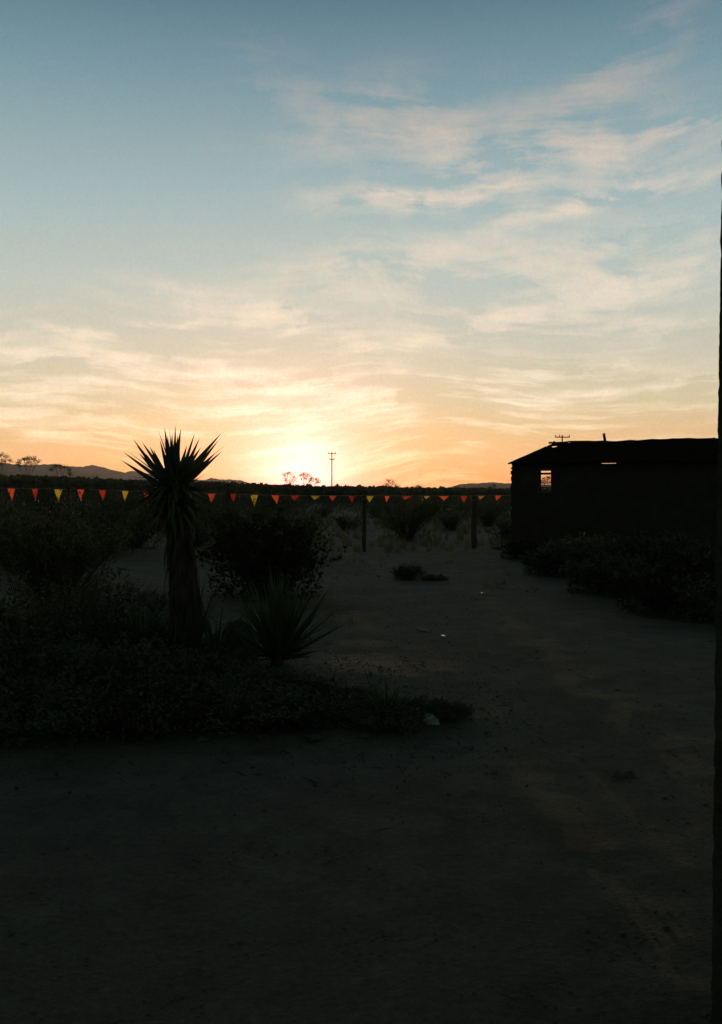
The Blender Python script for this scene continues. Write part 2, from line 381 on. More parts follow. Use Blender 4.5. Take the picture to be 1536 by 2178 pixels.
def shrub(kind, i, loc, scale, rz, label, group, cat='bush', name='creosote_bush', zs=1.0):
    key = (kind, i)
    if key not in protos:
        me = {'b': BUSH, 'd': DENSE, 'l': LOWB}[kind][i]
        e = empty(name, (0, 0, 0)); link('stems', me[0], e); link('foliage', me[1], e); protos[key] = e
    else: e = copy_tree(protos[key]); e.name = name
    e.location = (loc[0], loc[1], gh(loc[0], loc[1])-.02); e.scale = (scale, scale, scale*zs); e.rotation_euler = (0, 0, rz)
    tag(e, label, cat, group); return e

G1 = 'dark bushes around the tall yucca'
# px of centre, py of foot, kind, scale, zscale, label
spots = [
 (120,1290,'b',1,1.25,1.0,'large dark creosote bush at the left edge of the picture, left of the tall yucca'),
 (30,1210,'b',0,1.35,1.0,'tall dark creosote bush cut by the left picture edge below the first orange pennant'),
 (215,1180,'b',2,1.15,.9,'dark bush under the red pennant, behind the left side of the tall yucca'),
 (565,1265,'d',0,1.1,1.3,'big dense dark bush between tall and young yucca, reaching up to the string'),
 (500,1180,'b',0,1.2,1.0,'dark bush right behind the tall yucca trunk, under the pennant gap'),
 (640,1185,'b',1,1.0,1.05,'dark bush left of the slender fence post under the pennants'),
 (140,1400,'d',1,.62,.75,'low dense brush in front of the large creosote at lower left'),
 (300,1420,'d',0,.5,.8,'low dense brush hugging the left foot of the tall yucca'),
 (215,1330,'b',1,.6,.8,'smaller bush between the large creosote and the broad agave clump'),
 (285,1165,'b',1,1.15,.9,'bush behind the left side of the tall yucca trunk'),
 (425,1160,'b',2,1.1,.9,'bush behind the right side of the tall yucca trunk, before the pennant gap'),
 (130,1235,'b',0,1.0,.8,'bush behind the large creosote at left'),
 (330,1300,'b',0,.35,.7,'wispy small bush left of the tall yucca trunk'),
 (250,1400,'b',1,.62,.8,'leafy bush in the bed between the agave clumps'),
 (85,1420,'b',2,.75,.75,'leafy bush in the bed at lower left'),
 (40,1440,'d',0,.7,.7,'low dense brush at the left picture edge in the foreground bed'),
 (470,1450,'d',1,.36,.6,'rounded dense shrub between the two yuccas in the bed')]
for n, (px, py, k, i, s, zs, lab) in enumerate(spots):
    p = gpt(px, py); shrub(k, i % len({'b': BUSH, 'd': DENSE}[k]), p, s, n*1.3, lab, G1, name='creosote_bush' if k == 'b' else 'dense_shrub', zs=zs)
G2 = 'desert bushes standing beyond the pennant line'
spots = [(865,1150,'b',0,1.0,1.05,'broad rounded bush standing between the two fence posts behind the pennants'),
 (835,1122,'b',2,1.0,1.0,'loose bush behind the broad rounded bush between the fence posts'),
 (735,1128,'b',1,.75,.8,'small bush just left of the slender fence post'),
 (960,1128,'b',1,.8,.8,'small bush just left of the thick fence post'),
 (1040,1120,'b',0,.9,.9,'bush between the thick fence post and the shack corner'),
 (905,1105,'b',1,1.0,.9,'far bush above the broad rounded bush, beyond the fence'),
 (800,1100,'b',0,.95,.8,'far bush right of the slender fence post top'),
 (420,1120,'b',1,1.3,1.0,'bush seen just right of the tall yucca crown'),
 (330,1130,'b',2,1.3,1.0,'bush seen just left of the tall yucca crown'),
 (90,1120,'b',0,1.5,1.1,'tall bush beyond the two leftmost pennants'),
 (250,1115,'b',1,1.3,1.0,'bush beyond the left yellow pennant'),
 (580,1105,'b',2,1.3,1.0,'bush beyond the string below the sunset glow'),
 (690,1100,'b',2,.8,.7,'low bush on the open ground right of the sunset glow'),
 (1075,1150,'b',2,.7,.8,'small bush at the foot of the shack corner')]
for n, (px, py, k, i, s, zs, lab) in enumerate(spots):
    p = gpt(px, py); shrub(k, i, p, s, n*2.1, lab, G2, zs=zs)
G3 = 'dark brush piled along the front of the shack'
spots = [(1180,1222,0,.75,.9,'leftmost brush heap in front of the shack, below its window'),
 (1300,1262,1,.85,.85,'brush heap in front of the middle of the shack wall'),
 (1420,1300,0,.85,.8,'broad brush heap before the shack near the right picture edge'),
 (1530,1315,1,.8,.8,'brush heap cut by the right picture edge'),
 (1250,1225,1,.9,1.0,'brush heap against the shack wall under the eave slit'),
 (1390,1240,0,.95,1.05,'taller brush heap against the shack wall behind the broad heap'),
 (1105,1190,0,.6,.9,'small brush heap at the left corner of the shack'),
 (1500,1250,1,.9,1.1,'taller brush heap against the shack wall at the right picture edge')]
for n, (px, py, i, s, zs, lab) in enumerate(spots):
    p = gpt(px, py); shrub('d', i, p, s, n*1.7, lab, G3, cat='brush', name='brush_heap', zs=zs)
G4 = 'low shrubs along the edge of the foreground bed'
spots = [(820,1545,0,.55,.85,'spiky low shrub at the front of the bed, left of the pale stone'),
 (720,1530,1,.7,.6,'low shrub in the middle of the bed edge, below the young yucca'),
 (620,1530,0,.85,.62,'low shrub directly in front of the young yucca foot'),
 (945,1532,1,.34,1.1,'small round shrub ending the bed, behind the pale stone'),
 (500,1540,1,.95,.75,'low shrub in the bed, right of the tall yucca foot'),
 (370,1545,0,.95,.9,'low shrub in the bed in front of the tall yucca foot'),
 (240,1550,1,.95,.8,'low shrub in the bed at lower left of the tall yucca'),
 (100,1560,0,1.0,.8,'low shrub in the bed near the left picture edge'),
 (-20,1550,1,1.0,.9,'low shrub in the bed cut by the left picture edge'),
 (760,1490,0,.42,.5,'small shrub behind the spiky low shrub at the bed edge'),
 (430,1500,1,.95,.8,'low shrub in the middle row of the bed, right below the tall yucca trunk'),
 (560,1490,0,.9,.5,'low shrub in the middle row of the bed, just left of the young yucca foot'),
 (665,1485,1,.6,.4,'low shrub in the middle row of the bed, just right of the young yucca foot'),
 (310,1500,0,1.0,1.1,'low shrub in the middle row of the bed, below the spiky agave clump'),
 (190,1500,1,1.05,1.1,'low shrub in the middle row of the bed, below the broad agave clump'),
 (60,1500,0,1.1,1.1,'low shrub in the middle row of the bed, near the left picture edge'),
 (890,1520,0,.36,1.0,'tiny shrub just left of the pale bluish stone')]
for n, (px, py, i, s, zs, lab) in enumerate(spots):
    p = gpt(px, py); shrub('l', i, p, s, n*1.9, lab, G4, cat='shrub', name='low_shrub', zs=zs)
p = gpt(868, 1233)
shrub('d', 0, p, .34, .4, 'boxy dark clump of brush alone on the open sand in mid ground', None, cat='brush', name='brush_clump', zs=1.0)

# far scrub: a mass nobody could count
def far_scrub():
    rnd = random.Random(5); mb = MB()
    def clump(x, y, r, h, n, s):
        z0 = gh(x, y)
        for k in range(n):
            a = rnd.uniform(0, 6.283); q = math.sqrt(rnd.random()); zz = rnd.random()
            w = r*q*(.55+.45*math.sqrt(max(0, 1-(zz*1.0)**2))) if zz > .3 else r*q*.8
            c = Vector((x+math.cos(a)*w, y+math.sin(a)*w, z0+h*zz*(1-.25*q)))
            u = Vector((rnd.gauss(0,1), rnd.gauss(0,.5), rnd.gauss(0,1.2))).normalized(); v_ = Vector((rnd.gauss(0,1), rnd.gauss(0,1), rnd.gauss(0,1))).normalized()
            ss = s*rnd.uniform(.5, 1.4); mb.face([c-u*ss, c+v_*ss*.5, c+u*ss])
    for i in range(2300):
        D = 45*math.exp(rnd.random()*2.6); a = rnd.uniform(-.46, .46); x = D*math.tan(a); px = CX+F*math.tan(a)
        if 640 < px < 770 and D < 75: continue
        left = smooth(620, 380, px); h = rnd.uniform(.8, 1.5)
        if D > 50: h = rnd.uniform(1.0, 1.7)+left*rnd.uniform(0, .9)*min(1.6, D/70)
        if rnd.random() < .06: h *= 1.25
        clump(x, D, h*.8, h, int(90 if D < 110 else 45), .07+D*.0009)
    return mb.build('scrub', M_leaf)
tag(far_scrub(), 'dark belt of desert scrub along the horizon', kind='stuff', group=None)

def rim_scrub():       # far belt that closes the horizon
    rnd = random.Random(9); mb = MB()
    prof = [(-200,1011),(0,1013),(100,1014),(260,1022),(400,1025),(500,1028),(600,1033),(700,1035.5),(800,1037),(900,1039),(1000,1040.5),(1100,1041),(1800,1041)]
    def ty(px):
        for (a, b), (c, d) in zip(prof, prof[1:]):
            if a <= px <= c: return b+(d-b)*(px-a)/(c-a)
        return 1041
    for layer, D in enumerate((120, 200, 330)):
        px = -260
        while px < 1850:
            top = ty(px)+rnd.gauss(0, 1.2)-2.6*mn.noise(Vector((px*.03, layer*7, 0)))-1.8*mn.noise(Vector((px*.11, layer*5, 3)))+(2-layer)*1.6*(px < 2000); T = at(px, top, D); w = D*rnd.uniform(3, 8)/F
            z0 = gh(T.x, D)-.2
            for k in range(14):
                zz = z0+(T.z-z0)*rnd.random()**.6; c = Vector((T.x+rnd.gauss(0, w), D+rnd.uniform(-6, 6), zz))
                s = D*.0016*rnd.uniform(.6, 1.6)
                u = Vector((rnd.gauss(0,1), rnd.gauss(0,.5), rnd.gauss(0,1))).normalized(); v_ = u.orthogonal()
                mb.face([c-u*s, c+v_*s*.7, c+u*s, c-v_*s*.7])
            for k in range(3):
                c = Vector((T.x+rnd.gauss(0, w), D+rnd.uniform(-3, 3), z0+(T.z-z0)*.42)); hh = (T.z-z0)*.42
                u = Vector((D*.0035, 0, 0)); mb.face([c-u-Vector((0,0,hh)), c+u-Vector((0,0,hh)), c+u*.7+Vector((0,0,hh*rnd.uniform(.6,1))), c-u*.7+Vector((0,0,hh*rnd.uniform(.6,1)))])
            px += rnd.uniform(1.2, 2.6)
    return mb.build('scrub_belt', M_leaf)
tag(rim_scrub(), 'far line of brush closing the horizon', kind='stuff')

# dry grass and pebbles
def grass():
    rnd = random.Random(12); mb = MB()
    def tuft(x, y, n, h):
        z = gh(x, y)
        for k in range(n):
            a = rnd.uniform(0, 6.28); b = Vector((x+rnd.gauss(0,.04), y+rnd.gauss(0,.04), z-.01)); hh = h*rnd.uniform(.5, 1.2)
            t_ = b+Vector((math.cos(a)*hh*.5*rnd.random(), math.sin(a)*hh*.5*rnd.random(), hh)); w = .004+y*.00012
            mb.face([b-Vector((w,0,0)), b+Vector((w,0,0)), t_])
    for i in range(900):
        D = 24*math.exp(rnd.random()*1.5); a = rnd.uniform(-.05, .4) if rnd.random() < .7 else rnd.uniform(-.4, .4)
        tuft(D*a, D, 12, .3)
    for i in range(160):
        D = rnd.uniform(9, 24); a = rnd.uniform(-.4, .16); 
        if mn.noise(Vector((D*a*.5, D*.3, 2))) < .05: continue
        tuft(D*a, D, 9, .13)
    return mb.build('dry_grass', M_dry)
tag(grass(), 'thin dry grass scattered over the sand beyond the pennants', kind='stuff')
def rocklet(mb, c, r, rnd):
    n0 = len(mb.v); seg = 6
    for j, (zz, rr) in enumerate(((-.2,.8),(.25,1),(.6,.7))):
        for k in range(seg):
            a = 6.283*k/seg+j*.3; q = rr*r*rnd.uniform(.75, 1.2); mb.v.append((c[0]+math.cos(a)*q, c[1]+math.sin(a)*q, c[2]+zz*r*rnd.uniform(.8,1.1)))
    mb.v.append((c[0], c[1], c[2]+.75*r))
    for j in range(2):
        for k in range(seg): a = n0+j*seg+k; b = n0+j*seg+(k+1) % seg; mb.f.append((a, b, b+seg, a+seg))
    for k in range(seg): mb.f.append((n0+2*seg+k, n0+2*seg+(k+1) % seg, n0+3*seg))
def pebbles():
    rnd = random.Random(77); mb = MB()
    for i in range(3600):
        D = 2.4*math.exp(rnd.random()*2.4); a = rnd.uniform(-.42, .42); x = D*a; rocklet(mb, (x, D, gh(x, D)), rnd.uniform(.003, .008)*(1+.12*D)*(1.4 if rnd.random() < .02 else .8), rnd)
    return mb.build('pebbles', M_stone)
tag(pebbles(), 'small pebbles and gravel littering the sand', kind='stuff')

# ------------------------------------------------------------------ tall yucca
def yucca():
    D = 8.3; rnd = random.Random(4); bx, by = at(400, 1400, D).x, D
    z0 = gh(bx, by); root = empty('tall_yucca', (bx, by, z0))
    tag(root, 'tall single-trunk yucca with a spiky crown silhouetted against the sunset', 'yucca')
    def loc(px, py, dy=0):
        p = at(px, py, D+dy); return Vector((p.x-bx, dy, p.z-z0))
    # trunk leans slightly left toward the crown
    pts = [loc(405,1452), loc(402,1380), loc(394,1280), loc(386,1180), loc(378,1100), loc(371,1040), loc(369,1000)]
    pts[0].z = -.05
    mb = MB(); full = []
    for a, b in zip(pts, pts[1:]):
        for k in range(5): full.append(a.lerp(b, k/5))
    full.append(pts[-1]); n = len(full)
    rad = [.135-.045*smooth(0, 1, i/n)+.012*math.sin(i*1.9) for i in range(n)]
    mb.tube(full, rad, 14, True, .10, rnd); mb.build('trunk', M_bark, root, True)
    # live crown
    mb = MB(); core = loc(370, 1036)
    tips = [(257,978),(262,961),(273,961),(283,933),(302,940),(326,955),(335,912),(350,908),(345,927),(366,917),(373,903),(385,910),(415,919),(425,931),(398,946),(428,951),(455,936),(472,920),(481,946),(462,960),(268,985),(318,948),(340,934),(356,925),(379,922),(408,938),(444,950),(466,935),(474,958),(294,962),(310,964),(360,912),(352,935),(291,948),(419,945)]
    for (px, py) in tips:
        dx = (px-370)/110; dy = rnd.uniform(-.16, .16)
        q = .0; a0 = math.atan2(1036-py, px-370)
        bs = loc(370+math.cos(a0)*16, 1040-math.sin(a0)*12+rnd.uniform(-6, 14), dy*.15)
        mb.blade(bs, loc(px, py, dy), rnd.uniform(.046, .062), up=Vector((0, -1, .15)) if rnd.random() < .8 else None, fold=.18, sag=rnd.uniform(-.012,.02), n=6)
    # thick heart of the crown
    for i in range(46):
        px = 366+rnd.uniform(-16, 16); py = 1040-rnd.uniform(75, 105); dy = rnd.uniform(-.16, .16)
        mb.blade(loc(370+rnd.uniform(-10,10), 1045, dy*.2), loc(px, py, dy), .045, up=Vector((rnd.uniform(-.6,.6), -1, 0)), fold=.2, n=5)
    for i in range(150):
        a = rnd.uniform(0, 2*math.pi); e = R(rnd.uniform(-58, 50)); ln = rnd.uniform(.28, .46)*(1 if e < 0 else .86)
        d = Vector((math.cos(a)*math.cos(e), math.sin(a)*math.cos(e), math.sin(e)))
        if e > R(15) and abs(d.y) < .55: ln *= .62
        hz = rnd.uniform(-.22, .05)
        mb.blade(core+Vector((d.x*.06, d.y*.06, hz+.02)), core+Vector((0,0,hz))+d*ln, .056, fold=.2, sag=rnd.uniform(-.02,.04), n=5)
    mb.build('crown', M_yleaf, root)
    # dead leaves hanging down the trunk
    mb = MB()
    for i in range(330):
        t = rnd.random(); k = min(n-2, int(t*(n-1))); c = full[k]; a = rnd.uniform(0, 2*math.pi)
        if c.z < .15: continue
        r = rad[k]*.9; ln = rnd.uniform(.16, .34); out_ = rnd.uniform(.0, .05)*(2 if rnd.random() < .08 else 1)+(.09 if t > .85 else 0)
        u = Vector((math.cos(a), math.sin(a), 0)); b = c+u*r
        mb.blade(b, b+u*out_+Vector((0, 0, -ln)), .034, up=u, fold=.1, sag=.015, n=4, wbase=.9)
    mb.build('dead_leaf_skirt', M_ydead, root)
    # young rosettes at the foot
    mb = MB()
    for (cx_, cy_, dy, cnt, lo, hi) in ((0,.0,0,70,.35,.78),(-.42,-.05,.1,60,.3,.7),(.26,-.1,-.1,46,.3,.62)):
        for i in range(cnt):
            a = rnd.uniform(0, 6.283); e = R(rnd.uniform(12, 72)); ln = rnd.uniform(lo, hi)
            b = Vector((cx_+math.cos(a)*.06, dy+math.sin(a)*.06, .03)); d = Vector((math.cos(a)*math.cos(e), math.sin(a)*math.cos(e), math.sin(e)))
            mb.blade(b, b+d*ln, .032, fold=.2, sag=.02, n=5)
    mb.build('basal_leaves', M_yleaf, root)
yucca()

def rosette(name, px, py, tips, extra, lo, hi, w, label, cat, seed, erange=(15, 80)):
    rnd = random.Random(seed); g = gpt(px, py); D = g.y; root = empty(name, (g.x, g.y, gh(g.x, g.y)))
    tag(root, label, cat); mb = MB(); zc = .05
    for (tx, ty_) in tips:
        p = at(tx, ty_, D+rnd.uniform(-.12, .12)); t = p-root.location
        d = Vector((t.x, t.y, 0)).normalized(); mb.blade(Vector((d.x*.04, 0, zc)), t, w, up=Vector((0, -1, .3)), fold=.2, sag=rnd.uniform(-.01, .03), n=7)
    for i in range(extra):
        a = rnd.uniform(0, 6.283); e = R(rnd.uniform(*erange)); ln = rnd.uniform(lo, hi)
        d = Vector((math.cos(a)*math.cos(e), math.sin(a)*math.cos(e), math.sin(e)))
        mb.blade(Vector((d.x*.05, d.y*.05, zc)), Vector((0,0,zc))+d*ln, w, fold=.2, sag=.02, n=6)
    for i in range(extra//2):            # older leaves lying low round the foot
        a = rnd.uniform(0, 6.283); e = R(rnd.uniform(-2, 28)); ln = rnd.uniform(lo*.6, lo*1.15)
        d = Vector((math.cos(a)*math.cos(e), math.sin(a)*math.cos(e), math.sin(e)))
        mb.blade(Vector((d.x*.03, d.y*.03, zc)), Vector((0,0,zc*.6))+d*ln, w, fold=.2, sag=rnd.uniform(0,.05), n=6)
    mb.build('leaves', M_yleaf, root)
    st = MB(); st.tube([(0,0,-.05),(0,0,.05),(.005,0,.10)], [.07,.06,.03], 9, True, .15, rnd); st.build('stem', M_bark, root)
    return root
rosette('young_yucca', 590, 1440, [(712,1236),(700,1262),(738,1325),(716,1340),(690,1382),(662,1262),(640,1235),(665,1395),(676,1300),(505,1290),(520,1260),(498,1330),(545,1240),(570,1225),(610,1222),(725,1290),(700,1310),(515,1350),(650,1250),(590,1218)], 150, .38, .86, .036,
        'young stemless yucca with long stiff leaves fanning out right of the tall yucca', 'yucca', 21, (28, 85))
rosette('small_agave', 822, 1540, [(772,1415),(790,1440),(850,1455),(880,1475),(800,1450)], 40, .15, .32, .022,
        'small spiky agave with one long crooked leaf at the front of the bed', 'agave', 22)
rosette('small_agave', 300, 1385, [(262,1262),(238,1300),(285,1250),(330,1255),(350,1270),(210,1320)], 50, .25, .45, .03,
        'spiky agave clump left of the tall yucca trunk foot', 'agave', 23)
rosette('small_agave', 165, 1360, [(95,1270),(120,1240),(170,1230),(210,1260)], 60, .3, .6, .03,
        'broad agave clump under the dark bushes at left', 'agave', 24)

# ------------------------------------------------------------------ stones
def stone(px, py, r, m, label, seed, sq=.7, name='stone', group=None, cat='stone', rx=1.0):
    g = gpt(px, py); rnd = random.Random(seed); bm = bmesh.new(); bmesh.ops.create_icosphere(bm, subdivisions=3, radius=1)
    for v in bm.verts:
        q = 1+.45*mn.noise(v.co*1.3+Vector((seed, 0, 0)))+.22*mn.noise(v.co*3+Vector((0, seed, 0)))+.08*mn.noise(v.co*8)
        v.co = Vector((v.co.x*r*q*rx, v.co.y*r*q, v.co.z*r*q*sq))
    me = bpy.data.meshes.new(name); bm.to_mesh(me); bm.free(); me.materials.append(m); me.polygons.foreach_set('use_smooth', [True]*len(me.polygons))
    o = link(name, me); o.location = (g.x, g.y, gh(g.x, g.y)+r*sq*.45); o.rotation_euler = (0, 0, rnd.uniform(0, 6)); tag(o, label, cat, group); return o
stone(915, 1540, .062, M_pale, 'pale bluish stone at the right end of the foreground bed', 3)
stone(962, 1520, .075, M_dark and M_stone, 'dark rounded stone right of the pale bluish stone', 4)
o = stone(512, 1415, .17, M_edge, 'dark upright boulder between the tall yucca and the young yucca', 6, sq=1.35, name='boulder', cat='boulder')
GS = 'stones edging the foreground bed'
for i, (px, py, r, lab) in enumerate([(40,1588,.07,'edging stone at the far left of the bed'),(150,1592,.06,'flat edging stone second from the left picture edge'),(318,1580,.055,'small edging stone in front of the tall yucca'),
    (430,1586,.06,'edging stone in front of the gap between the yuccas'),(560,1580,.065,'edging stone left of the young yucca'),(668,1578,.06,'edging stone below the young yucca'),(780,1574,.05,'edging stone below the spiky agave'),(862,1566,.055,'edging stone left of the pale bluish stone')]):
    stone(px, py-6, r*.75, M_edge, lab, 40+i, .5, group=GS)
stone(900, 1342, .07, M_stone, 'flat dark stone lying on the open sand right of the young yucca', 60, .16, rx=1.9)
for k, (px, py, sc_, lab) in enumerate([(1310,1648,.24,'tiny flat weed on the bare sand at right foreground'),(1068,1650,.18,'tiny flat weed on the bare sand below the bed end'),(560,1600,.2,'tiny flat weed just outside the front of the bed')]):
    shrub('l', k % 2, gpt(px, py), sc_, k*2.0, lab, 'tiny weeds on the bare sand', cat='weed', name='weed', zs=.35)
# leaf litter thinning out round the bed
def litter():
    rnd = random.Random(55); mb = MB()
    for i in range(6000):
        x = rnd.uniform(-4.2, 1.5); y = 7.0+rnd.gauss(0, .95)-.1*x; 
        if rnd.random() < smooth(.2, 1.5, x): continue
        if i % 9 == 0:
            a = rnd.uniform(0, 3.14); l_ = rnd.uniform(.02, .08); z = gh(x, y)+.012; d = Vector((math.cos(a)*l_, math.sin(a)*l_, rnd.uniform(-.01,.03))); c = Vector((x, y, z))
            mb.face([c-d, c-d*.2+Vector((0,0,.006)), c+d, c-d*.2-Vector((.004,.004,0))]); continue
        lf_(mb, Vector((x, y, gh(x, y)+rnd.uniform(.003,.02))), rnd.uniform(.005, .015), rnd)
    return mb.build('leaf_litter', M_litter)
M_litter = mat('dry_leaf_litter', (.035,.03,.022), (.09,.075,.05), 5, .95, 0)
tag(litter(), 'dead leaves and twigs littering the soil of the foreground bed', kind='stuff')
# a weathered log beside the clump
g = gpt(925, 1236); rnd = random.Random(3); mb = MB()
mb.tube([(-.24,0,.05),(-.1,.02,.06),(.08,0,.055),(.24,-.02,.045)], [.05,.055,.05,.035], 10, True, .12, rnd)
mb.tube([(.05,0,.06),(.12,-.05,.13)], [.02,.012], 6)
o = mb.build('fallen_log', M_wood); o.location = (g.x, g.y, gh(g.x, g.y)); tag(o, 'short dark log lying on the sand right of the boxy brush clump', 'log')
# glints
def scrap(px, py, s, label, name, cat, lift=0.02, seed=1):
    g = gpt(px, py); rnd = random.Random(seed); mb = MB(); n = 5; v0 = len(mb.v)
    for j in range(n):
        for i in range(n): mb.v.append(((i/(n-1)-.5)*s*rnd.uniform(.8,1.1), (j/(n-1)-.5)*s*2.2, rnd.uniform(0, .008)))
    for j in range(n-1):
        for i in range(n-1): a = v0+j*n+i; mb.f.append((a, a+1, a+n+1, a+n))
    o = mb.build(name, M_foil); o.location = (g.x, g.y, gh(g.x, g.y)+lift); o.rotation_euler = (R(2), 0, .5); tag(o, label, cat)
    so = o.modifiers.new('thick', 'SOLIDIFY'); so.thickness = .002
scrap(944, 1358, .035, 'tiny shiny foil scrap glinting on the sand right of the flat dark stone', 'foil_scrap', 'litter')
scrap(1025, 1266, .04, 'tiny glinting scrap on the sand between the brush clump and the shack', 'foil_scrap', 'litter', seed=2)

# ------------------------------------------------------------------ fence posts, string, pennants
def post(px, top, foot, r, label, seed, name='fence_post'):
    rnd = random.Random(seed); g = gpt(px, foot); T = at(px, top, g.y); n = 9
    mb = MB(); h = T.z-gh(g.x, g.y)
    mb.tube([(rnd.gauss(0,.006), rnd.gauss(0,.006), -.1+(h+.1)*k/n) for k in range(n+1)], [r*rnd.uniform(.88, 1.12) for k in range(n+1)], 9, True, .1, rnd)
    root = empty(name, (g.x, g.y, gh(g.x, g.y))); mb.build('shaft', M_wood, root)
    s = MB(); s.tube([(-r-.012,-.01,h-.09),(0,-r-.012,h-.10),(r+.012,-.01,h-.09)], .006, 5); s.build('string_tie', M_rope, root)
    tag(root, label, 'fence post', 'fence posts under the pennant string'); return g.y, T
post(775, 1054, 1173, .055, 'slender crooked fence post standing on open sand under the pennants', 1)
post(1008, 1056, 1166, .08, 'thicker fence post nearer the shack', 2)
post(485, 1030, 1168, .07, 'fence post half hidden in bushes right of the tall yucca crown', 3)
post(146, 1034, 1170, .07, 'fence post hidden among bushes left of the tall yucca', 4)

LINE = [(-60,1036.5,25.0),(0,1038.2,25.2),(125,1040.5,25.5),(200,1041.5,25.5),(265,1043.5,25.6),(312,1046.5,25.6),(400,1048.5,25.6),(485,1050,25.7),(541,1052.2,25.5),(640,1054,25.2),(775,1054.5,24.9),(900,1054.8,25.4),(1008,1054.5,25.9),(1092,1053,25.2)]
def on_line(px):
    for (a, b, c), (d, e, f) in zip(LINE, LINE[1:]):
        if a <= px <= d: t = (px-a)/(d-a); return at(px, b+(e-b)*t, c+(f-c)*t-.06)
mb = MB(); mb.tube([on_line(x) for x in range(-60, 1093, 8)], .0075, 5)
o = mb.build('pennant_string', M_rope); tag(o, 'thin cord strung low between the posts and the shack corner, carrying the pennants', 'string')
flags = [(16,33,24.5,1066,'orange'),(68,81.5,74.5,1065,'red'),(115.5,133,123.5,1067.5,'yellow'),(164,179,171.5,1064.5,'orange'),(211,226.5,218.5,1065,'red'),(259,273.5,265.5,1067,'yellow'),(304,318,311.5,1065,'orange'),
 (352,367,360,1068,'red'),(398,412,406,1070,'yellow'),(442,458.5,450,1071,'orange'),(489,503,496,1068,'red'),(532.5,549.5,541,1077,'yellow'),(577,594,589,1073,'orange'),(617,638,627,1066,'red'),(661,681,670,1065,'yellow'),(700,716,707,1066,'orange'),
 (741,755,749,1069,'red'),(778,796,786,1069,'yellow'),(818.5,829,822,1069,'orange'),(855,878,860,1063.5,'red'),(901,916,906,1061.5,'yellow'),(933,955,944.5,1065,'orange'),(979,995,986.5,1069,'red'),(1017,1032,1021,1063,'yellow'),(1053,1068.5,1056,1065,'orange')]
FL = ['leftmost orange pennant, first on the string from the left picture edge','first red pennant from the left picture edge, beside the leftmost orange one','leftmost yellow pennant, third on the string','orange pennant between the leftmost yellow and the second red one','second red pennant from the left, before the yucca','yellow pennant just left of the tall yucca leaves','small orange pennant nearest the left side of the tall yucca','red pennant behind the crown of the tall yucca','yellow pennant behind the right side of the tall yucca crown','blunt orange pennant just right of the tall yucca crown','dim red pennant beside the half hidden fence post','long yellow pennant left of the sunset glow','orange pennant under the left of the sunset glow','wide red pennant right under the sunset glow','shallow yellow pennant between sunset glow and utility pole','orange pennant directly below the utility pole','small red pennant left of the slender fence post','bright yellow pennant touching the slender fence post','narrow twisted orange pennant right of the slender fence post','windblown wide red pennant above the rounded bush','shallow windblown yellow pennant above the rounded bush','wide orange pennant left of the thick fence post','red pennant just left of the thick fence post','yellow pennant just right of the thick fence post','last orange pennant beside the shack corner']
rnd = random.Random(8)
for (x0, x1, xt, yt, colr), lab in zip(flags, FL):
    a, b = on_line(x0), on_line(x1); D = (a.y+b.y)/2; tip = at(xt, yt, D-rnd.uniform(-.10, .10))
    org = (a+b)/2; mb = MB(); n = 6; rows = []
    for j in range(n+1):
        t = j/n; l, r = a.lerp(tip, t), b.lerp(tip, t); row = []
        for k in range(5):
            p = l.lerp(r, k/4)+Vector((0, .02*math.sin(k*1.6+j*.8+x0)+(j/n)**2*.06*math.sin(x0*1.7), 0))-org; row.append(len(mb.v)); mb.v.append(tuple(p))
        rows.append(row)
    for j in range(n):
        for k in range(4): mb.f.append((rows[j][k], rows[j][k+1], rows[j+1][k+1], rows[j+1][k]))
    me = mb.mesh('pennant', M_flag[colr], True); o = link('pennant', me); o.location = org
    tag(o, lab, 'pennant', 'pennants hanging on the string')

